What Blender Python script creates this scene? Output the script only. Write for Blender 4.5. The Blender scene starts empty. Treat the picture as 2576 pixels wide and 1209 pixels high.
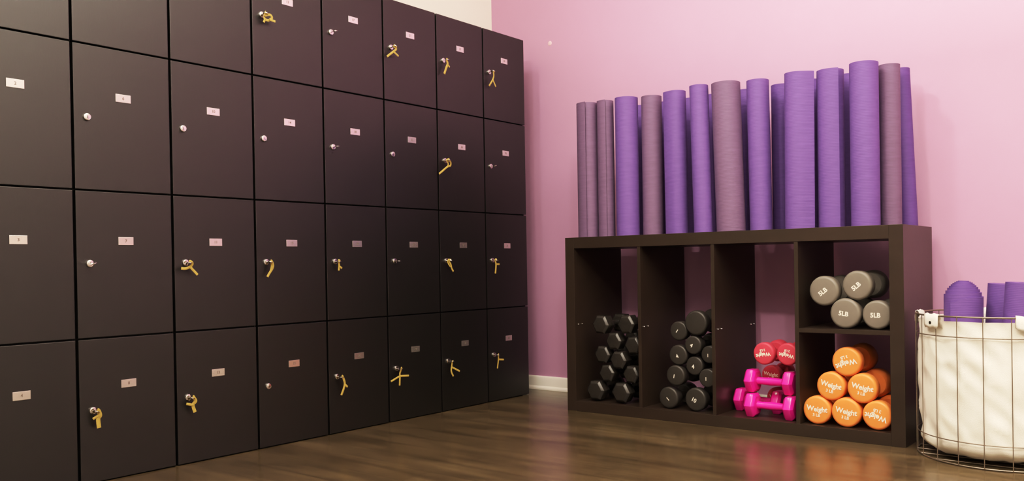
import bpy, bmesh, math, random
from mathutils import Matrix, Vector, noise
R = math.radians
PI = math.pi
random.seed(7)
scene = bpy.context.scene
COL = scene.collection

# ------------------------------------------------------------------ materials
def lin(c):
    c = c / 255.0
    return c / 12.92 if c <= 0.04045 else ((c + 0.055) / 1.055) ** 2.4
def rgb(r, g, b): return (lin(r), lin(g), lin(b), 1.0)

def new_mat(name, color, rough=0.5, metal=0.0, spec=0.5, var=0.0, var_scale=6.0, bump=0.0, bump_scale=200.0,
            stretch=(1, 1, 1), sheen=0.0, coat=0.0):
    m = bpy.data.materials.new(name); m.use_nodes = True
    nt = m.node_tree; b = nt.nodes['Principled BSDF']
    b.inputs['Base Color'].default_value = color
    b.inputs['Roughness'].default_value = rough
    b.inputs['Metallic'].default_value = metal
    b.inputs['Specular IOR Level'].default_value = spec
    b.inputs['Sheen Weight'].default_value = sheen
    b.inputs['Coat Weight'].default_value = coat
    tc = nt.nodes.new('ShaderNodeTexCoord'); mp = nt.nodes.new('ShaderNodeMapping')
    mp.inputs['Scale'].default_value = stretch
    nt.links.new(tc.outputs['Object'], mp.inputs['Vector'])
    if var > 0:
        n = nt.nodes.new('ShaderNodeTexNoise'); n.inputs['Scale'].default_value = var_scale; n.inputs['Detail'].default_value = 4
        nt.links.new(mp.outputs['Vector'], n.inputs['Vector'])
        r = nt.nodes.new('ShaderNodeValToRGB')
        r.color_ramp.elements[0].position = .3; r.color_ramp.elements[1].position = .7
        r.color_ramp.elements[0].color = tuple(max(0, c * (1 - var)) for c in color[:3]) + (1,)
        r.color_ramp.elements[1].color = tuple(min(1, c * (1 + var)) for c in color[:3]) + (1,)
        nt.links.new(n.outputs['Fac'], r.inputs['Fac']); nt.links.new(r.outputs['Color'], b.inputs['Base Color'])
    if bump > 0:
        n2 = nt.nodes.new('ShaderNodeTexNoise'); n2.inputs['Scale'].default_value = bump_scale; n2.inputs['Detail'].default_value = 3
        nt.links.new(mp.outputs['Vector'], n2.inputs['Vector'])
        bp = nt.nodes.new('ShaderNodeBump'); bp.inputs['Strength'].default_value = bump; bp.inputs['Distance'].default_value = .002
        nt.links.new(n2.outputs['Fac'], bp.inputs['Height']); nt.links.new(bp.outputs['Normal'], b.inputs['Normal'])
    return m

M = {}
M['wall'] = new_mat('lilac_wall_paint', rgb(200, 156, 186), .6, spec=.25, var=.03, var_scale=1.5, bump=.08, bump_scale=160)
M['cream'] = new_mat('cream_wall_paint', rgb(246, 240, 228), .65, spec=.25, var=.02, var_scale=1.5, bump=.08, bump_scale=160)
M['ceiling'] = new_mat('ceiling_paint', rgb(244, 240, 234), .8, spec=.2, bump=.05)
M['offwhite'] = new_mat('off_white_wall_paint', rgb(240, 236, 230), .65, spec=.25, var=.02, var_scale=1.5, bump=.08, bump_scale=160)
M['white'] = new_mat('white_trim_paint', rgb(252, 246, 236), .35, spec=.4, var=.02, bump=.03)
M['door'] = new_mat('black_brown_laminate', rgb(14, 12, 9), .40, spec=1.0, var=.07, var_scale=3.0, bump=.05, bump_scale=260, stretch=(1, 1, .25))
M['carcass'] = new_mat('dark_carcass', rgb(22, 18, 16), .6, spec=.3, var=.1, bump=.03)
M['cubby'] = new_mat('black_brown_wood_foil', rgb(55, 44, 36), .34, spec=.5, var=.12, var_scale=9.0, bump=.05, bump_scale=120, stretch=(.2, 1, 1))
M['steel'] = new_mat('polished_steel', (.86, .84, .80, 1), .18, metal=1, var=.03, bump=.02)
M['plate'] = new_mat('satin_steel_plate', (.82, .78, .74, 1), .24, metal=.9, var=.02, bump=.03, bump_scale=300, stretch=(.1, 1, 1))
M['ink'] = new_mat('grey_engraving', rgb(120, 108, 100), .6, var=.05)
M['slot'] = new_mat('dark_keyway', rgb(30, 26, 24), .5, var=.05)
M['ribbon'] = new_mat('yellow_ribbon', rgb(190, 164, 92), .6, spec=.3, var=.14, var_scale=60, bump=.2, bump_scale=500)
M['hexblack'] = new_mat('black_cast_iron', rgb(50, 46, 42), .27, spec=.55, var=.12, var_scale=30, bump=.25, bump_scale=350)
M['vinylblack'] = new_mat('black_vinyl', rgb(56, 52, 48), .42, spec=.5, var=.08, var_scale=30, bump=.1, bump_scale=300)
M['magenta'] = new_mat('magenta_vinyl', rgb(240, 40, 160), .25, spec=.6, var=.04, var_scale=20, coat=.3)
M['red'] = new_mat('coral_red_vinyl', rgb(206, 72, 92), .5, spec=.4, var=.05, var_scale=25, bump=.06, bump_scale=300)
M['grey'] = new_mat('grey_vinyl', rgb(122, 116, 108), .42, spec=.45, var=.05, var_scale=25, bump=.06, bump_scale=300)
M['orange'] = new_mat('orange_vinyl', rgb(248, 146, 82), .42, spec=.45, var=.04, var_scale=25, bump=.05, bump_scale=300)
M['print'] = new_mat('white_print', rgb(250, 238, 220), .5, var=.02)
M['wire'] = new_mat('grey_wire', rgb(150, 138, 126), .35, metal=.75, var=.06, bump=.03)
M['canvas'] = new_mat('natural_canvas', rgb(246, 240, 228), .85, spec=.15, var=.035, var_scale=12, bump=.35, bump_scale=420, sheen=.1)
M['snap'] = new_mat('dark_snap', rgb(70, 62, 56), .3, metal=.8, var=.05)

def mat_mat(name, color):
    m = bpy.data.materials.new(name); m.use_nodes = True
    nt = m.node_tree; b = nt.nodes['Principled BSDF']
    b.inputs['Roughness'].default_value = .62; b.inputs['Specular IOR Level'].default_value = .35
    tc = nt.nodes.new('ShaderNodeTexCoord')
    mp = nt.nodes.new('ShaderNodeMapping'); mp.inputs['Scale'].default_value = (6, 6, 46)
    nt.links.new(tc.outputs['Object'], mp.inputs['Vector'])
    n = nt.nodes.new('ShaderNodeTexNoise'); n.inputs['Scale'].default_value = 3; n.inputs['Detail'].default_value = 5
    nt.links.new(mp.outputs['Vector'], n.inputs['Vector'])
    r = nt.nodes.new('ShaderNodeValToRGB')
    r.color_ramp.elements[0].position = .3; r.color_ramp.elements[1].position = .72
    r.color_ramp.elements[0].color = tuple(c * .93 for c in color[:3]) + (1,)
    r.color_ramp.elements[1].color = tuple(min(1, c * 1.06) for c in color[:3]) + (1,)
    nt.links.new(n.outputs['Fac'], r.inputs['Fac']); nt.links.new(r.outputs['Color'], b.inputs['Base Color'])
    w = nt.nodes.new('ShaderNodeTexWave'); w.wave_type = 'BANDS'; w.bands_direction = 'Z'
    w.inputs['Scale'].default_value = 55; w.inputs['Distortion'].default_value = .6
    nt.links.new(tc.outputs['Object'], w.inputs['Vector'])
    bp = nt.nodes.new('ShaderNodeBump'); bp.inputs['Strength'].default_value = .10; bp.inputs['Distance'].default_value = .002
    nt.links.new(w.outputs['Fac'], bp.inputs['Height']); nt.links.new(bp.outputs['Normal'], b.inputs['Normal'])
    return m
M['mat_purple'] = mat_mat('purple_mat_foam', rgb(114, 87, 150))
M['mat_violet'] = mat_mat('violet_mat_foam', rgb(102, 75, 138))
M['mat_mauve'] = mat_mat('grey_mauve_mat_foam', rgb(118, 95, 124))  # greyer mauve than the purple mats

def floor_mat():
    m = bpy.data.materials.new('dark_oak_laminate'); m.use_nodes = True
    nt = m.node_tree; b = nt.nodes['Principled BSDF']; L = nt.links.new
    tc = nt.nodes.new('ShaderNodeTexCoord')
    br = nt.nodes.new('ShaderNodeTexBrick')
    br.offset = .37; br.inputs['Scale'].default_value = 1.0
    br.inputs['Brick Width'].default_value = 1.25; br.inputs['Row Height'].default_value = .127
    br.inputs['Mortar Size'].default_value = .0009; br.inputs['Mortar Smooth'].default_value = .2
    br.inputs['Color1'].default_value = rgb(96, 85, 66); br.inputs['Color2'].default_value = rgb(86, 75, 57)
    br.inputs['Mortar'].default_value = rgb(46, 35, 24)
    L(tc.outputs['Object'], br.inputs['Vector'])
    mp = nt.nodes.new('ShaderNodeMapping'); mp.inputs['Scale'].default_value = (1.0, 13, 1)
    L(tc.outputs['Object'], mp.inputs['Vector'])
    n = nt.nodes.new('ShaderNodeTexNoise'); n.inputs['Scale'].default_value = 2.2; n.inputs['Detail'].default_value = 7; n.inputs['Distortion'].default_value = .5
    L(mp.outputs['Vector'], n.inputs['Vector'])
    r = nt.nodes.new('ShaderNodeValToRGB'); r.color_ramp.elements[0].position = .3; r.color_ramp.elements[1].position = .72
    r.color_ramp.elements[0].color = (.70, .68, .65, 1); r.color_ramp.elements[1].color = (1.30, 1.25, 1.18, 1)
    L(n.outputs['Fac'], r.inputs['Fac'])
    mp2 = nt.nodes.new('ShaderNodeMapping'); mp2.inputs['Scale'].default_value = (1.2, 3.5, 1)
    L(tc.outputs['Object'], mp2.inputs['Vector'])
    n3 = nt.nodes.new('ShaderNodeTexNoise'); n3.inputs['Scale'].default_value = 2.4; n3.inputs['Detail'].default_value = 3
    L(mp2.outputs['Vector'], n3.inputs['Vector'])
    r3 = nt.nodes.new('ShaderNodeValToRGB'); r3.color_ramp.elements[0].position = .35; r3.color_ramp.elements[1].position = .65
    r3.color_ramp.elements[0].color = (.74, .72, .70, 1); r3.color_ramp.elements[1].color = (1.16, 1.15, 1.12, 1)
    L(n3.outputs['Fac'], r3.inputs['Fac'])
    mx0 = nt.nodes.new('ShaderNodeMix'); mx0.data_type = 'RGBA'; mx0.blend_type = 'MULTIPLY'; mx0.inputs[0].default_value = 1
    L(br.outputs['Color'], mx0.inputs[6]); L(r3.outputs['Color'], mx0.inputs[7])
    mx = nt.nodes.new('ShaderNodeMix'); mx.data_type = 'RGBA'; mx.blend_type = 'MULTIPLY'; mx.inputs[0].default_value = .8
    L(mx0.outputs[2], mx.inputs[6]); L(r.outputs['Color'], mx.inputs[7])
    L(mx.outputs[2], b.inputs['Base Color'])
    mr = nt.nodes.new('ShaderNodeMapRange'); mr.inputs['To Min'].default_value = .20; mr.inputs['To Max'].default_value = .29
    L(n.outputs['Fac'], mr.inputs['Value']); L(mr.outputs['Result'], b.inputs['Roughness'])
    b.inputs['Specular IOR Level'].default_value = .5
    bp = nt.nodes.new('ShaderNodeBump'); bp.inputs['Strength'].default_value = .02; bp.inputs['Distance'].default_value = .002
    L(n.outputs['Fac'], bp.inputs['Height']); L(bp.outputs['Normal'], b.inputs['Normal'])
    return m
M['floor'] = floor_mat()

# ------------------------------------------------------------------ mesh helpers
def add_box(bm, x0, x1, y0, y1, z0, z1, bevel=0.0, mi=0, seg=2):
    vs = [bm.verts.new(p) for p in ((x0, y0, z0), (x1, y0, z0), (x1, y1, z0), (x0, y1, z0), (x0, y0, z1), (x1, y0, z1), (x1, y1, z1), (x0, y1, z1))]
    fs = [bm.faces.new([vs[i] for i in f]) for f in ((3, 2, 1, 0), (4, 5, 6, 7), (0, 1, 5, 4), (1, 2, 6, 5), (2, 3, 7, 6), (3, 0, 4, 7))]
    for f in fs: f.material_index = mi
    if bevel > 0:
        es = list({e for f in fs for e in f.edges})
        bmesh.ops.bevel(bm, geom=es, offset=bevel, segments=seg, affect='EDGES', profile=.6, material=mi)
    return vs

def add_lathe(bm, prof, mtx=Matrix.Identity(4), seg=40, mi=0, ang0=0.0):
    """prof: list of (radius, height) revolved about local z; radius 0 closes the end."""
    rings = []
    for r, h in prof:
        if r <= 1e-7: rings.append([bm.verts.new(mtx @ Vector((0, 0, h)))])
        else: rings.append([bm.verts.new(mtx @ Vector((r * math.cos(ang0 + 2 * PI * k / seg), r * math.sin(ang0 + 2 * PI * k / seg), h))) for k in range(seg)])
    for a, b in zip(rings, rings[1:]):
        for k in range(seg):
            k2 = (k + 1) % seg
            if len(a) == 1: f = (a[0], b[k2], b[k])
            elif len(b) == 1: f = (a[k], a[k2], b[0])
            else: f = (a[k], a[k2], b[k2], b[k])
            bm.faces.new(f).material_index = mi

def add_tube(bm, pts, rad, seg=8, closed=False, mi=0, flat=None, up=Vector((1, 0, 0))):
    """tube along pts; flat=(w,h) gives an elliptical ribbon whose thin side faces 'up'."""
    pts = [Vector(p) for p in pts]; n = len(pts); rings = []
    for i, p in enumerate(pts):
        if closed: t = pts[(i + 1) % n] - pts[i - 1]
        else: t = pts[min(i + 1, n - 1)] - pts[max(i - 1, 0)]
        t.normalize()
        ref = up if abs(t.dot(up)) < .95 else Vector((0, .3, 1)).normalized()
        s = t.cross(ref).normalized(); u = s.cross(t).normalized()
        a, b_ = (flat if flat else (rad, rad))
        rings.append([bm.verts.new(p + s * a * math.cos(2 * PI * k / seg) + u * b_ * math.sin(2 * PI * k / seg)) for k in range(seg)])
    m = n if closed else n - 1
    for i in range(m):
        a, b = rings[i], rings[(i + 1) % n]
        for k in range(seg):
            bm.faces.new((a[k], a[(k + 1) % seg], b[(k + 1) % seg], b[k])).material_index = mi
    if not closed:
        bm.faces.new(rings[0][::-1]).material_index = mi; bm.faces.new(rings[-1]).material_index = mi

def smooth_path(pts, sub=6):
    pts = [Vector(p) for p in pts]
    if len(pts) < 3: return [pts[0].lerp(pts[-1], k / sub) for k in range(sub + 1)]
    out = []
    for i in range(len(pts) - 1):
        p0, p1, p2, p3 = pts[max(i - 1, 0)], pts[i], pts[i + 1], pts[min(i + 2, len(pts) - 1)]
        for k in range(sub):
            t = k / sub
            out.append(.5 * ((2 * p1) + (-p0 + p2) * t + (2 * p0 - 5 * p1 + 4 * p2 - p3) * t * t + (-p0 + 3 * p1 - 3 * p2 + p3) * t ** 3))
    out.append(pts[-1]); return out

TXT = {}
def text_mesh(s, size, bold=0.0):
    key = (s, size, bold)
    if key in TXT: return TXT[key]
    cu = bpy.data.curves.new('lettering_source', 'FONT'); cu.body = s; cu.size = size
    cu.align_x = 'CENTER'; cu.align_y = 'CENTER'; cu.offset = bold; cu.resolution_u = 3
    ob = bpy.data.objects.new('lettering_source', cu); COL.objects.link(ob)
    bpy.context.view_layer.update()
    me = ob.evaluated_get(bpy.context.evaluated_depsgraph_get()).to_mesh()
    TXT[key] = ([v.co.copy() for v in me.vertices], [tuple(p.vertices) for p in me.polygons])
    ob.evaluated_get(bpy.context.evaluated_depsgraph_get()).to_mesh_clear()
    bpy.data.objects.remove(ob); bpy.data.curves.remove(cu)
    return TXT[key]

def add_text(bm, s, size, mtx, mi=1, bold=0.0, warp=None):
    vs, fs = text_mesh(s, size, bold)
    nv = [bm.verts.new(mtx @ (warp(v) if warp else v)) for v in vs]
    for f in fs:
        try: bm.faces.new([nv[i] for i in f]).material_index = mi
        except ValueError: pass

def finish(name, bm, mats, parent=None, smooth=35, loc=None, rot=None, recalc=True):
    if recalc: bmesh.ops.recalc_face_normals(bm, faces=bm.faces)
    me = bpy.data.meshes.new(name); bm.to_mesh(me); bm.free()
    for m in (mats if isinstance(mats, (list, tuple)) else [mats]): me.materials.append(m)
    if smooth:
        me.polygons.foreach_set('use_smooth', [True] * len(me.polygons))
        me.set_sharp_from_angle(angle=R(smooth))
    o = bpy.data.objects.new(name, me); COL.objects.link(o)
    if parent: o.parent = parent
    if loc: o.location = loc
    if rot: o.rotation_euler = rot
    return o

def tag(o, label, cat, group=None):
    o['label'] = label; o['category'] = cat
    if group: o['group'] = group
    return o
def empty(name, loc, label, cat, group=None, rot=(0, 0, 0)):
    o = bpy.data.objects.new(name, None); COL.objects.link(o); o.empty_display_size = .05
    o.location = loc; o.rotation_euler = rot
    return tag(o, label, cat, group)
def copy_tree(src, parent=None):
    c = src.copy(); COL.objects.link(c)
    if parent: c.parent = parent
    for ch in list(src.children): copy_tree(ch, c)
    return c
def struct(name, bm, m, **k):
    o = finish(name, bm, m, **k); o['kind'] = 'structure'; return o

# ------------------------------------------------------------------ room
XL, XR, YF, ZC = -.381, 5.0, -6.2, 2.75
bm = bmesh.new(); add_box(bm, XL - .1, XR + .1, YF - .1, .1, -.06, 0); struct('floor', bm, M['floor'], smooth=0)
bm = bmesh.new(); add_box(bm, XL - .1, XR + .1, YF - .1, .1, ZC, ZC + .06); struct('ceiling', bm, M['ceiling'], smooth=0)
bm = bmesh.new(); add_box(bm, XL, XR, 0, .1, 0, ZC); struct('wall_back', bm, M['wall'], smooth=0)
bm = bmesh.new(); add_box(bm, XL - .1, XL, YF, .1, 0, ZC); struct('wall_left', bm, M['cream'], smooth=0)
bm = bmesh.new(); add_box(bm, XR, XR + .1, YF, .1, 0, ZC); struct('wall_right', bm, M['offwhite'], smooth=0)
bm = bmesh.new(); add_box(bm, XL, XR, YF - .1, YF, 0, ZC); struct('wall_front', bm, M['offwhite'], smooth=0)
# baseboard with a quarter-round shoe, one extruded profile
bm = bmesh.new()
prof = [(0, 0), (-.021, 0), (-.021, .008), (-.018, .014), (-.013, .018), (-.012, .019), (-.012, .060), (-.010, .066), (-.006, .071), (0, .0715)]
a = [bm.verts.new((XL, y, z)) for y, z in prof]; b = [bm.verts.new((XR, y, z)) for y, z in prof]
for i in range(len(prof)):
    j = (i + 1) % len(prof); bm.faces.new((a[i], b[i], b[j], a[j]))
bm.faces.new(a); bm.faces.new(b[::-1])
struct('baseboard_back', bm, M['white'], smooth=20)
# a small round filler patch on the wall above the corner of the lockers
bm = bmesh.new(); add_lathe(bm, [(.013, 0), (.012, .0015), (.008, .003), (0, .0035)], Matrix.Translation((.029, 0, 1.843)) @ Matrix.Rotation(R(90), 4, 'X'), 24)
tag(finish('wall_plug_cover', bm, new_mat('pale_pink_paint', rgb(240, 196, 206), .5, var=.03)), 'small round pale plug cover on the pink wall right of the lockers', 'wall plug cover')

# ------------------------------------------------------------------ lockers
Y0, W = -.182, .3165
ZR = [0.0, .4578, .9262, 1.3879, 1.8277]
DEEP = .365
ROW = ['bottom', 'third', 'second', 'top']
COLN = ['locker column nearest the pink wall', 'second locker column from the pink wall', 'third locker column from the pink wall',
        'fourth locker column from the pink wall', 'fifth locker column from the pink wall', 'sixth locker column from the pink wall',
        'seventh locker column from the pink wall', 'leftmost locker column']
def lock_mesh():
    bm = bmesh.new()
    mx = Matrix.Rotation(R(90), 4, 'Y')
    add_lathe(bm, [(.0118, 0), (.0118, .0035), (.0108, .0055), (.0092, .0060), (.0088, .0052), (.0085, .0052), (.0082, .0062), (.003, .0068), (0, .0068)], mx, 28)
    add_box(bm, .0064, .0073, -.0007, .0007, -.0042, .0042, 0, 1)
    return bm
for c in range(8):
    yf = Y0 - c * W                                     # far edge of this column
    lab = ['dark brown four-door locker column at the far end, next to the pink wall',
           'dark brown four-door locker column, second from the pink wall', 'dark brown four-door locker column, third from the pink wall',
           'dark brown four-door locker column, fourth from the pink wall', 'dark brown four-door locker column, fifth from the pink wall',
           'dark brown four-door locker column, sixth from the pink wall', 'dark brown four-door locker column, seventh from the pink wall',
           'dark brown locker column at the left edge of the photo, cut off by it'][c]
    t = empty('locker_cabinet', (-DEEP / 2, yf - W / 2, 0), lab, 'locker', 'row of four-door lockers')
    ox, oy = DEEP / 2, yf - W / 2                       # local -> world: x = lx - DEEP/2
    bm = bmesh.new()
    hw = W / 2 - .0012
    x0, x1 = -DEEP / 2, DEEP / 2 - .020
    add_box(bm, x0, x1, -hw, -hw + .014, .012, ZR[4] - .003); add_box(bm, x0, x1, hw - .014, hw, .012, ZR[4] - .003)
    add_box(bm, x0, x0 + .006, -hw + .014, hw - .014, .012, ZR[4] - .003)
    for j in range(5):
        zz = max(.012, min(ZR[j] - .008, ZR[4] - .019)); add_box(bm, x0 + .006, x1, -hw + .014, hw - .014, zz, zz + .016)
    add_box(bm, x0 + .02, x1 - .01, -hw + .02, hw - .02, 0, .012)
    finish('carcass', bm, M['carcass'], t, smooth=0)
    for j in range(4):
        bm = bmesh.new()
        add_box(bm, DEEP / 2 - .018, DEEP / 2, -W / 2 + .0042, W / 2 - .0042, ZR[j] + (.004 if j == 0 else .0028), ZR[j + 1] - (.0005 if j == 3 else .0028), .0014)
        d = finish('door', bm, M['door'], t, smooth=0)
        pz, lz = ZR[j] + (.309 if j == 1 else .304), ZR[j] + (.237 if j == 1 else .2305)
        bm = bmesh.new()
        py = W / 2 - .159
        add_box(bm, DEEP / 2, DEEP / 2 + .0016, py - .0245, py + .0245, pz - .0130, pz + .0130, .0007, 0, 2)
        num = str((7 - c) * 4 + (3 - j) + 1)
        mx = Matrix.Translation((DEEP / 2 + .0018, py, pz)) @ Matrix(((0, 0, 1, 0), (1, 0, 0, 0), (0, 1, 0, 0), (0, 0, 0, 1)))
        add_text(bm, num, .0135, mx, 1, .0002)
        finish('number_plate', bm, [M['plate'], M['ink']], d, smooth=0)
        k = finish('lock', lock_mesh(), [M['steel'], M['slot']], d, smooth=40)
        k.location = (DEEP / 2, W / 2 - .2735, lz)

# keys: strokes of yellow ribbon in millimetres (toward the pink wall, up) from the lock
RIB = {(4, 3): [[(-2, -7), (20, 0), (30, -9), (17, -21), (1, -19), (-2, -7)], [(17, -18), (44, -20)], [(1, -19), (-4, -33)]],
       (2, 3): [[(-5, -1), (11, -8), (-5, -23), (-39, -50)], [(-5, -23), (24, -37)]],
       (1, 3): [[(-1, -3), (6, -17), (-2, -38), (-13, -67)], [(3, -19), (21, -30)]],
       (0, 3): [[(2, 2), (8, -19), (1, -41), (-23, -74)], [(1, -41), (24, -71)]],
       (1, 2): [[(-13, -1), (13, -6), (15, -23), (-1, -29), (-21, -42), (-58, -67)], [(-13, -1), (0, -15), (-1, -29)]],
       (5, 1): [[(2, 5), (10, 1), (12, -6), (4, -15), (-12, -20), (-27, -19)], [(4, -15), (31, -42)]],
       (4, 1): [[(6, 4), (14, -11), (12, -24), (1, -40), (-9, -55)], [(6, 1), (9, -15), (5, -36)]],
       (3, 1): [[(0, 7), (2, -9), (3, -20), (3, -36)], [(3, -20), (17, -27)]],
       (1, 1): [[(-14, 3), (4, -17), (11, -35), (24, -50)], [(-14, 3), (-12, -10), (6, -28)]],
       (0, 1): [[(-7, 1), (1, -24), (-3, -65)], [(1, -20), (28, -20)]],
       (6, 0): [[(7, -2), (11, -15), (6, -25), (9, -54)], [(7, -14), (-10, -23)]],
       (5, 0): [[(8, -3), (14, -13), (5, -25), (13, -51)], [(5, -25), (-19, -18)]],
       (3, 0): [[(9, -2), (19, -27), (14, -51), (4, -74)], [(19, -32), (34, -44)]],
       (2, 0): [[(6, 0), (-2, -20), (0, -32), (-1, -73)], [(0, -32), (51, -36)], [(0, -32), (-50, -50)]],
       (1, 0): [[(1, 1), (0, -16), (-3, -45), (12, -70)], [(0, -27), (52, -51)]],
       (0, 0): [[(5, 2), (7, -22), (0, -66)], [(7, -22), (49, -28)]]}
THICK = {(1, 3): 6.0, (0, 1): 5.5, (6, 0): 6.5, (5, 0): 6.0, (3, 0): 5.0}
LOOK = {(4, 3): 'looped yellow ribbon', (2, 3): 'forked yellow ribbon', (1, 3): 'broad yellow ribbon', (0, 3): 'long forked yellow ribbon',
        (1, 2): 'looped yellow ribbon', (5, 1): 'forked yellow ribbon', (4, 1): 'curved yellow ribbon', (3, 1): 'short yellow ribbon',
        (1, 1): 'twisted yellow ribbon', (0, 1): 'broad yellow ribbon', (6, 0): 'broad yellow ribbon', (5, 0): 'broad yellow ribbon',
        (3, 0): 'curling yellow ribbon', (2, 0): 'three-ended yellow ribbon', (1, 0): 'forked yellow ribbon', (0, 0): 'forked yellow ribbon'}
SHORT = ['column nearest the pink wall', 'second column from pink wall', 'third column from pink wall', 'fourth column from pink wall',
         'fifth column from pink wall', 'sixth column from pink wall', 'seventh column from pink wall']
def key_bm():
    bm = bmesh.new()
    add_box(bm, .0072, .020, -.0035, .0035, -.0009, .0009, .0004, 0, 1)      # shank
    ring = []
    for k in range(24):                                                       # bow: flat disc with a hole
        a = 2 * PI * k / 24; ring.append((.028 + .0095 * math.cos(a), .0095 * math.sin(a)))
    hole = [(.031 + .0035 * math.cos(2 * PI * k / 24), .0035 * math.sin(2 * PI * k / 24)) for k in range(24)]
    L_ = []
    for z in (-.0011, .0011):
        L_.append(([bm.verts.new((x, y, z)) for x, y in ring], [bm.verts.new((x, y, z)) for x, y in hole]))
    for k in range(24):
        k2 = (k + 1) % 24
        (o0, h0), (o1, h1) = L_
        bm.faces.new((o0[k], o0[k2], h0[k2], h0[k])); bm.faces.new((o1[k], h1[k], h1[k2], o1[k2]))
        bm.faces.new((o0[k], o1[k], o1[k2], o0[k2])); bm.faces.new((h0[k], h0[k2], h1[k2], h1[k]))
    return bm
bare = [(3, 3), (0, 2), (3, 2), (2, 1), (6, 1)]
key_mesh = None
for (c, j) in list(RIB) + bare:
    base = Vector((0, Y0 - c * W - .2735, ZR[j] + (.237 if j == 1 else .2305)))
    if (c, j) in RIB: lab = 'key with %s, in %s door of %s' % (LOOK[(c, j)], ROW[j], SHORT[c])
    else: lab = 'bare steel key without ribbon, in %s door of %s' % (ROW[j], SHORT[c])
    t = empty('locker_key', base, lab, 'key', 'keys in the locker doors')
    if key_mesh is None:
        o = finish('key_blank', key_bm(), M['steel'], t, smooth=40); key_mesh = o
    else:
        o = key_mesh.copy(); COL.objects.link(o); o.parent = t
    o.rotation_euler = (R(random.uniform(-25, 25)), 0, 0)
    if (c, j) in RIB:
        bm = bmesh.new(); w = THICK.get((c, j), 4.6) / 1000
        for si, st in enumerate(RIB[(c, j)]):
            pts = [Vector((.027 - .006 * min(1, i / 3), y / 1000, z / 1000)) for i, (y, z) in enumerate(st)]
            if si == 0: pts = [Vector((.031, 0, .0045)), Vector((.030, pts[0].y * .4, .003))] + pts
            if si > 0: pts = [p - Vector((.002 * si, 0, 0)) for p in pts]
            ww = w if si == 0 else min(w, .0042)
            add_tube(bm, smooth_path(pts, 5), 0, 8, flat=(ww, .0011))
        finish('ribbon', bm, M['ribbon'], t, smooth=60)

# ------------------------------------------------------------------ cubby shelf
XS, YS, D = .4529, -.4585, .39
LEN, HGT, BT, DT = 1.49, .79, .05, .016
BB = .046                                               # bottom board
CW = (LEN - 2 * BT - 3 * DT) / 4
CX = [BT + i * (CW + DT) for i in range(4)]             # left inner faces of the four compartments
t = empty('cubby_shelf', (XS, YS, 0), 'long low black-brown cubby shelf against the pink wall, dumbbells inside, mats on top', 'shelf')
def part(name, args, bev=.0012):
    bm = bmesh.new(); add_box(bm, *args, bev); return finish(name, bm, M['cubby'], t, smooth=0)
part('side_panel', (0, BT, 0, D, 0, HGT)); part('side_panel', (LEN - BT, LEN, 0, D, 0, HGT))
part('top_board', (BT, LEN - BT, 0, D, HGT - BT, HGT)); part('bottom_board', (BT, LEN - BT, 0, D, 0, BB))
for i in range(3): part('divider', (CX[i] + CW, CX[i] + CW + DT, .002, D, BB, HGT - BT), .0006)
part('middle_board', (CX[3], CX[3] + CW, .002, D, .395, .411), .0006)
peg = None
for i in range(3):
    for yy in (.022, .054, .335, .365):
        if peg is None:
            bm = bmesh.new(); add_lathe(bm, [(.0028, 0), (.0028, .004), (.002, .0055), (0, .006)], Matrix.Rotation(R(90), 4, 'Y'), 14)
            peg = finish('shelf_peg', bm, M['steel'], t); o = peg
        else:
            o = peg.copy(); COL.objects.link(o); o.parent = t
        o.location = (CX[i], yy, .394)

# ------------------------------------------------------------------ dumbbells
FY = Matrix.Rotation(R(-90), 4, 'X')                    # lathe axis z -> +y
FACE = Matrix(((1, 0, 0, 0), (0, 0, -1, 0), (0, 1, 0, 0), (0, 0, 0, 1)))   # text plane facing -y

def hex_head(bm, r, y0, y1, ch):
    prof = [(0, y0), (r - ch, y0), (r, y0 + ch * .8), (r, y1 - ch * .8), (r - ch, y1), (0, y1)]
    add_lathe(bm, prof, FY, 6)
    es = [e for e in bm.edges if e.is_valid]
    bmesh.ops.bevel(bm, geom=es, offset=.0012, segments=2, affect='EDGES', profile=.5)
def round_head(bm, r, y0, y1, rb, dome=.0015, inner=.86):
    prof = [(0, y0), (r * .45, y0 + dome * .25), (r - rb, y0 + dome)]
    for k in range(1, 7):
        a = k / 6 * PI / 2; prof.append((r - rb + rb * math.sin(a), y0 + dome + rb * (1 - math.cos(a))))
    prof += [(r * .985, y1 - (y1 - y0) * .35), (r * inner, y1 - .004), (r * inner - .004, y1), (0, y1)]
    add_lathe(bm, prof, FY, 48)
def arc_warp(rad):
    def f(v): return Vector((v.x, v.y - v.x * v.x / (2 * rad) * -1, v.z))
    return f

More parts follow.
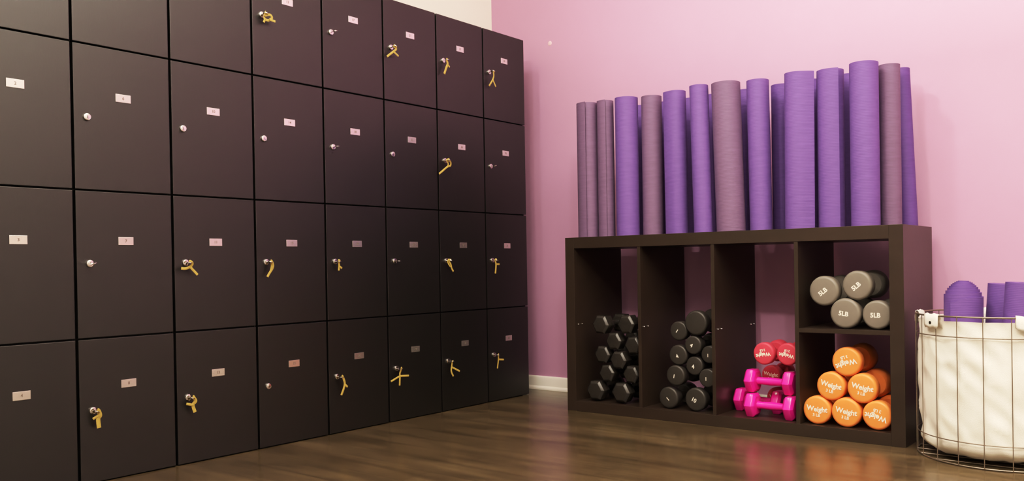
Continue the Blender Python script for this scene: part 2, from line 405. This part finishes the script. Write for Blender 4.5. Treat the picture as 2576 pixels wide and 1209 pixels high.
def dumbbell(kind, mat, r, length, hlen, hr, loc, yaw, roll, label, group, texts=()):
    """axis along +y, front face at local y = 0; loc is the front face centre on the shelf."""
    d = empty(kind, (XS + loc[0], YS + loc[1], loc[2]), label, 'dumbbell', group, (0, R(roll), R(yaw)))
    bm = bmesh.new(); add_lathe(bm, [(0, hlen - .004), (hr, hlen - .004), (hr, hlen + .006), (hr * .92, hlen + .014), (hr * 1.06, length / 2), (hr * .92, length - hlen - .014), (hr, length - hlen - .006), (hr, length - hlen + .004), (0, length - hlen + .004)], FY, 24)
    finish('handle', bm, mat, d, smooth=50)
    for s in (0, 1):
        bm = bmesh.new()
        if kind.startswith('hex'): hex_head(bm, r, 0, hlen, r * .24)
        else:
            round_head(bm, r, 0, hlen, r * .2)
        nm = [mat]
        if texts:
            nm = [mat, M['print']]
            for (s_, size, ox, oz, bold, arc) in texts:
                add_text(bm, s_, size, Matrix.Translation((ox, -.0004, oz)) @ FACE, 1, bold, arc_warp(arc) if arc else None)
        o = finish('head', bm, nm, d, smooth=32)
        if s: o.location = (0, length, 0); o.rotation_euler = (0, 0, PI)
    return d

HEX = [(.164, .396, .046, .030, 0, 'upper left of the pair on top of the pile'), (.300, .400, .046, .030, 0, 'upper right of the pair on top of the pile'),
       (.231, .324, .0425, .034, 0, 'just below the top pair'), (.331, .309, .0425, .036, 0, 'touching the divider under the top right one'),
       (.1646, .2602, .0425, .040, 0, 'leftmost in the middle of the pile'), (.2568, .2402, .0435, .030, 0, 'at the centre of the pile'),
       (.1887, .1772, .0425, .038, 0, 'resting on the bottom left one'), (.320, .1797, .0425, .034, 0, 'resting on the bottom right one by the divider'),
       (.1326, .0975, .0485, .026, 0, 'on the bottom board at left'), (.2712, .0975, .0485, .024, 0, 'on the bottom board at right')]
for x, z, r, y, yw, w in HEX:
    dumbbell('hex_dumbbell', M['hexblack'], r, .205, .062, .0155, (x, y, z - .0015), random.uniform(-2, 2), random.uniform(-5, 5),
             'black hex dumbbell ' + w + ', left compartment', 'black hex dumbbells in the left compartment')
BLK = [(.560, .3786, .041, .040, -38, '1', .020, 'top left of the pile'), (.647, .4154, .052, .030, 0, '', .02, 'biggest, topmost on the pile'),
       (.6311, .3223, .039, .034, -30, '4', .022, 'directly under the biggest one'), (.558, .2770, .043, .036, 25, '4', .022, 'leftmost at mid height'),
       (.5473, .1900, .044, .030, -10, '1', .022, 'left one above the bottom row'), (.6306, .2347, .040, .044, 0, '4', .024, 'centre of the pile'),
       (.697, .1892, .039, .030, 0, '1', .020, 'beside the divider above the bottom row'), (.699, .285, .037, .046, 0, '1', .018, 'beside the divider at mid height'),
       (.5118, .0937, .046, .030, 45, '1', .022, 'bottom left of the pile'), (.6427, .0967, .049, .026, -25, '10', .024, 'bottom right of the pile')]
for x, z, r, y, roll, tx, ts, w in BLK:
    dumbbell('round_dumbbell', M['vinylblack'], r, .195, .06, .0155, (x, y, z), 0, -roll,
             'black round dumbbell, ' + w + ', second compartment', 'black round dumbbells in the second compartment',
             [(tx, ts, -.004, -.004, .0006, None)] if tx else ())
GRY = [(1.1921, .552, .0565, .026, 38, 'upper left, leaning on the divider'), (1.3152, .5728, .0545, .030, 40, 'upper right'),
       (1.2715, .4688, .0565, .024, -8, 'lower left, on the middle board'), (1.385, .4655, .053, .030, 0, 'lower right, by the side panel')]
for x, z, r, y, roll, w in GRY:
    dumbbell('neoprene_dumbbell', M['grey'], r, .225, .07, .017, (x, y, z), 0, -roll,
             'grey round dumbbell, ' + w + ', top right compartment', 'grey dumbbells in the top right compartment',
             [('5LB', .0235, -.004, -.002, .0007, None)])
ORG = [(1.2722, .2888, .0545, .030, 185 + 14, 'alone on top of the pyramid'), (1.2130, .1945, .0538, .026, -12, 'left of the middle row'),
       (1.3300, .1945, .0548, .024, -10, 'right of the middle row'), (1.1600, .1003, .0538, .022, -4, 'bottom row left'),
       (1.2710, .1013, .0548, .020, -8, 'bottom row middle'), (1.3830, .1003, .0532, .022, 180 - 12, 'bottom row right, partly behind the side panel')]
for x, z, r, y, roll, w in ORG:
    dumbbell('neoprene_dumbbell', M['orange'], r, .215, .068, .017, (x, y, z), 0, -roll,
             'orange round dumbbell, ' + w + ', bottom right compartment', 'orange dumbbells in the bottom right compartment',
             [('Weight', .0265, .002, .004, .0008, .35), ('3 LB', .0155, .001, -.0185, .0004, None)])
RED = [(.9350, .3000, .0445, .055, 180 + 10, .175, 'left of the two above the pink ones'), (1.0330, .3020, .0440, .055, 180 - 8, .175, 'right of the two above the pink ones, by the divider'),
       (.9150, .2010, .0400, .168, -6, .17, 'behind the handle of the upper pink dumbbell'), (.9064, .0960, .0450, .245, 0, .14, 'on the bottom board behind the lower pink handle')]
for x, z, r, y, roll, ln, w in RED:
    dumbbell('neoprene_dumbbell', M['red'], r, ln, .055, .015, (x, y, z), 0, -roll,
             'coral red round dumbbell, ' + w, 'coral red dumbbells in the third compartment',
             [('Weight', .0205, .001, .003, .0006, .3), ('2 LB', .0125, .001, -.0145, .0003, None)])
def pink(loc, yaw, label):                                # lies across the compartment, axis along x
    dumbbell('hex_dumbbell', M['magenta'], .0525, .208, .046, .0155, (loc[0], loc[1], loc[2]), -90 + yaw, 0, label, 'hot pink hex dumbbells in the third compartment')
pink((.858, .068, BB + .0460), 0, 'hot pink hex dumbbell lying sideways on the bottom board, frontmost')
pink((.760, .176, BB + .0460), 0, 'hot pink hex dumbbell on the bottom board behind the front one')
pink((.846, .100, BB + .1395), -2, 'hot pink hex dumbbell stacked on top of the two lower pink ones')

# ------------------------------------------------------------------ rolled mats
def roll_mesh(bm, Ro, L, th, end_deg, ccw=1, flare=0.0, tele=0.0, pitch=None, span=50, inner=.016):
    pitch = pitch or th * 1.07
    turns = (Ro - inner) / pitch; per = 40; n = int(turns * per)
    tot = turns * 2 * PI
    cols = []
    for i in range(n + 1):
        th_ = tot * i / n; r = inner + pitch * th_ / (2 * PI) - th / 2
        left = tot - th_
        if flare and left < R(span): r += flare * (1 - left / R(span)) ** 2
        a = R(end_deg) - ccw * left
        dz = tele * math.sqrt(max(0, 1 - (min(max(r, 0), Ro) / (Ro * 1.02)) ** 2)) if tele else 0
        cols.append([bm.verts.new((rr * math.cos(a), rr * math.sin(a), z)) for rr, z in ((r + th / 2, dz * .3), (r + th / 2, L * .5 + dz), (r + th / 2, L + dz), (r - th / 2, L + dz), (r - th / 2, dz * .3))])
    for a, b in zip(cols, cols[1:]):
        for k in range(5):
            k2 = (k + 1) % 5; bm.faces.new((a[k], a[k2], b[k2], b[k]))
    bm.faces.new(cols[0]); bm.faces.new(cols[-1][::-1])

def yoga_mat(x, y, r, z, L, mat, end, label, group, ccw=1, flare=0.0, lean=(0, 0), tele=0.0, th=.0052, span=50):
    bm = bmesh.new(); roll_mesh(bm, r, L, th, end, ccw, flare, tele, span=span)
    o = finish('yoga_mat', bm, M[mat], None, smooth=40)
    o.location = (XS + x, YS + y, z + r * (abs(math.sin(R(lean[0]))) + abs(math.sin(R(lean[1])))) + .0005)
    o.rotation_euler = (R(lean[1]), R(lean[0]), 0)
    return tag(o, label, 'yoga mat', group)
G1 = 'rolled yoga mats standing on the cubby shelf'
ZT, ML = HGT, .61
#        x     y     r      mat          flap  ccw flare lean(x)  label
MATS = [(.0945, .062, .0520, 'mat_mauve', -66, 1, .007, 0.0, 'rolled purple mat at the left end of the cubby shelf top'),
        (.1895, .068, .0405, 'mat_mauve', -58, 1, .005, 0.0, 'thin rolled purple mat, second from left on the shelf top'),
        (.297, .072, .0545, 'mat_purple', 150, 1, .000, 0.0, 'thick rolled purple mat, third from left on the shelf top'),
        (.398, .119, .0480, 'mat_mauve', 140, 1, .000, 0.0, 'rolled dusty mauve mat, fourth from left on the shelf top'),
        (.538, .101, .0440, 'mat_purple', -150, -1, .012, -.4, 'rolled purple mat with loose left edge, fifth from left on the shelf top'),
        (.675, .061, .0420, 'mat_purple', 120, 1, .000, -1.2, 'slim bright purple mat leaning left, sixth from left on the shelf top'),
        (.784, .095, .0620, 'mat_mauve', 130, 1, .000, -1.5, 'thickest dusty mauve mat leaning left, seventh from left on the shelf top'),
        (.900, .131, .0480, 'mat_purple', 140, 1, .000, -.7, 'rolled purple mat beside the thickest mauve one, eighth from left on shelf'),
        (1.062, .111, .0500, 'mat_purple', -5, 1, .022, 0.5, 'rolled purple mat with a loose curling edge, ninth from left in front'),
        (1.186, .152, .0540, 'mat_purple', -42, 1, .006, 0.0, 'rolled purple mat with an overlapping right edge, left of the tallest mat'),
        (1.324, .114, .0555, 'mat_purple', 140, 1, .000, 0.0, 'tallest-looking bright purple mat near the right end of the shelf top'),
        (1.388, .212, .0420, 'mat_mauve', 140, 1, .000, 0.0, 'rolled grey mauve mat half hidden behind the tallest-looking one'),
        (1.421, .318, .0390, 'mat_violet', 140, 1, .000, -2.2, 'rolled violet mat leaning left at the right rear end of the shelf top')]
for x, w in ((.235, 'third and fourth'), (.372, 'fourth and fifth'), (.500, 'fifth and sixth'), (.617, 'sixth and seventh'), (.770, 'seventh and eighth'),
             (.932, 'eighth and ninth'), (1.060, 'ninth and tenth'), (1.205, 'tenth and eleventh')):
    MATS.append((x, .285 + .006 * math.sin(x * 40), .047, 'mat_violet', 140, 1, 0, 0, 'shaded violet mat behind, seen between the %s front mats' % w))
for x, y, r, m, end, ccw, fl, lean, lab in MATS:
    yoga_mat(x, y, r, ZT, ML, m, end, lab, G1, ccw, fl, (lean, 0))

# ------------------------------------------------------------------ wire basket with canvas liner
BX, BY, BR = 1.785, .07, .265
bk = empty('wire_basket', (XS + BX, YS + BY, 0), 'round wire basket with a white canvas liner on the floor right of the shelf', 'basket')
RIMZ = .478
def ring(name, z, rad, wr):
    bm = bmesh.new(); add_tube(bm, [(rad * math.cos(2 * PI * k / 72), rad * math.sin(2 * PI * k / 72), z) for k in range(72)], wr, 8, True, up=Vector((0, 0, 1)))
    return finish(name, bm, M['wire'], bk, smooth=60)
ring('rim_wire', RIMZ, BR, .0030); ring('ring_wire', .413, BR, .0018); ring('ring_wire', .078, BR, .0018); ring('ring_wire', .0035, BR, .0026)
up0 = None
for k in range(21):
    a = R(269 + k * 360 / 21)
    if up0 is None:
        bm = bmesh.new(); add_tube(bm, [(BR + .0028, 0, .003), (BR + .0028, 0, .24), (BR + .0028, 0, RIMZ + .001)], .0015, 8)
        up0 = finish('upright_wire', bm, M['wire'], bk, smooth=60); o = up0
    else:
        o = up0.copy(); COL.objects.link(o); o.parent = bk
    o.rotation_euler = (0, 0, a)
bm = bmesh.new()
for s in range(-3, 4):
    yy = s * .07; h = math.sqrt(BR * BR - yy * yy); add_tube(bm, [(-h, yy, .0055), (h, yy, .0055)], .0015, 6)
finish('base_grid', bm, M['wire'], bk, smooth=60)
# liner: draped cloth cylinder with folds, closed bottom
bm = bmesh.new(); NA, NZ = 144, 44; rows = []
def liner_r(a, v):
    r = .250 + .006 * math.sin(PI * min(1, v * 1.1))
    r += .010 * (noise.noise(Vector((math.cos(a) * 2.2, math.sin(a) * 2.2, v * 1.5 + 3)))) * math.sin(PI * min(1, v * 1.3 + .05))
    r += .006 * noise.noise(Vector((math.cos(a + v * 1.6) * 5, math.sin(a + v * 1.6) * 5, v * 3.0 + 8)))
    d = noise.noise(Vector((math.cos(a) * 3 + v * 2, math.sin(a) * 3, v * 4 - 5)))
    r += .007 * (1 - abs(d) * 2.2)
    if v < .09: r -= .045 * ((.09 - v) / .09) ** 2
    return min(r, BR - .0035)
for iz in range(NZ + 1):
    v = iz / NZ
    row = []
    for k in range(NA):
        a = 2 * PI * k / NA
        top = .462 + .008 * noise.noise(Vector((math.cos(a) * 2, math.sin(a) * 2, 20)))
        low = .020 + .007 * noise.noise(Vector((math.cos(a) * 4, math.sin(a) * 4, 40)))
        z = low + (top - low) * v
        r = liner_r(a, v)
        row.append(bm.verts.new((r * math.cos(a), r * math.sin(a), z)))
    rows.append(row)
row = []
for k in range(NA):                                   # hem folded inward
    p = rows[-1][k].co; row.append(bm.verts.new((p.x * .985, p.y * .985, p.z - .001)))
rows.append(row); row = []
for k in range(NA):
    p = rows[-2][k].co; row.append(bm.verts.new((p.x * .984, p.y * .984, p.z - .05)))
rows.append(row)
for ra, rb in zip(rows, rows[1:]):
    for k in range(NA): bm.faces.new((ra[k], ra[(k + 1) % NA], rb[(k + 1) % NA], rb[k]))
cv = bm.verts.new((0, 0, .018))
for k in range(NA): bm.faces.new((rows[0][(k + 1) % NA], rows[0][k], cv))
liner = finish('canvas_liner', bm, M['canvas'], bk, smooth=60)
for i in range(5):                                    # tabs that fold over the rim and snap
    a0 = R((230, 296, 358, 118, 178)[i])
    bm = bmesh.new(); secs = []
    path = [(BR - .012, .44), (BR - .009, .466), (BR - .005, RIMZ + .003), (BR, RIMZ + .0062), (BR + .0052, RIMZ + .003), (BR + .0068, .462), (BR + .0066, .448), (BR + .0062, .438)]
    for r, z in path:
        w = .034 * (1 if z > .445 or r < BR else .8)
        sec = []
        for q in range(7):
            da = (q / 6 - .5) * 2 * w / BR
            sec.append((bm.verts.new((r * math.cos(a0 + da), r * math.sin(a0 + da), z + .002 * math.sin(q * 1.9 + i)))))
        secs.append(sec)
    for s1, s2 in zip(secs, secs[1:]):
        for q in range(6): bm.faces.new((s1[q], s1[q + 1], s2[q + 1], s2[q]))
    tb = finish('liner_tab', bm, M['canvas'], liner, smooth=60)
    md = tb.modifiers.new('thickness', 'SOLIDIFY'); md.thickness = .0014; md.offset = 0
    bm = bmesh.new(); add_lathe(bm, [(.0055, 0), (.0055, .0012), (.0035, .002), (0, .0022)], Matrix.Translation((BR + .0072, 0, .455)) @ Matrix.Rotation(R(90), 4, 'Y'), 20)
    sb = finish('snap_button', bm, M['snap'], tb); sb.rotation_euler = (0, 0, a0)

G2 = 'rolled yoga mats standing in the wire basket'
yoga_mat(1.667, .046, .0655, .024, .472, 'mat_purple', -112, 'dome-topped purple rolled mat at the left in the wire basket', G2, -1, .004, (0.6, 0), tele=.094)
yoga_mat(1.743, .156, .0560, .024, .548, 'mat_purple', 140, 'purple rolled mat in the middle of the wire basket', G2, 1, 0, (4.0, 0))
yoga_mat(1.822, .012, .0560, .024, .556, 'mat_purple', 140, 'purple rolled mat at the right in the wire basket, cut off by the photo', G2, 1, 0, (4.0, 0))

# ------------------------------------------------------------------ lights
def light(name, kind, loc, target, energy, color, **k):
    l = bpy.data.lights.new(name, kind); l.energy = energy; l.color = color
    for a_, v in k.items(): setattr(l, a_, v)
    o = bpy.data.objects.new(name, l); COL.objects.link(o); o.location = loc
    d = Vector(target) - Vector(loc); o.rotation_euler = d.to_track_quat('-Z', 'Y').to_euler()
    return o
WARM = (1.0, .90, .78)
for x, y, tx, tz, e in ((.35, -1.6, .5, 1.0, 30), (1.05, -1.85, 1.5, .9, 66), (2.1, -1.15, 2.0, .5, 6), (1.55, -3.3, 1.3, .35, 100), (3.0, -3.4, 2.0, .3, 85)):
    light('ceiling_spotlight', 'SPOT', (x, y, 2.68), (tx, 0, tz), e, WARM, spot_size=R(105), spot_blend=.9, shadow_soft_size=.05)
light('ceiling_fill', 'AREA', (2.3, -2.9, 2.72), (2.3, -2.9, 0), 70, (1.0, .92, .80), shape='RECTANGLE', size=3.0, size_y=3.6)  # broad overhead fill light, added to lift the room; no known fixture
light('ceiling_bounce_fill', 'AREA', (2.8, -2.3, 1.45), (2.8, -2.3, 3), 270, (1.0, .91, .77), shape='DISK', size=1.1)  # added unseen light, brightens the ceiling for soft bounce and locker reflections
w = bpy.data.worlds.new('world'); scene.world = w; w.use_nodes = True
w.node_tree.nodes['Background'].inputs['Color'].default_value = (1, .86, .7, 1); w.node_tree.nodes['Background'].inputs['Strength'].default_value = .2

# ------------------------------------------------------------------ camera
right = Vector((.7915, .6110, -.0166)); upv = Vector((.0090, .0155, .9998)); fwd = Vector((-.6111, .7915, -.0068))
cam = bpy.data.cameras.new('camera'); co = bpy.data.objects.new('camera', cam); COL.objects.link(co)
cam.sensor_width = 36; cam.lens = 2144.8671 * 36 / 2576
cam.shift_x = -106.6175 / 2576; cam.shift_y = 77.1341 / 2576
m3 = Matrix((right, upv, -fwd)).transposed()
co.matrix_world = Matrix.Translation((2.8053, -3.5889, .6647)) @ m3.to_4x4()
scene.camera = co
scene.view_settings.view_transform = 'Standard'
scene.view_settings.look = 'None'
scene.view_settings.exposure = 0.0
# photographic response: gentle toe and soft shoulder instead of hard clipping
scene.view_settings.use_curve_mapping = True
cmap = scene.view_settings.curve_mapping
cmap.white_level = (2.0, 2.0, 2.0)
cc = cmap.curves[3]
pts = [(0, 0), (.025, .023), (.06, .064), (.125, .168), (.25, .395), (.5, .71), (.75, .86), (1, .95)]
while len(cc.points) < len(pts): cc.points.new(.5, .5)
for p, (x, y) in zip(cc.points, pts): p.location = (x, y)
cmap.update()
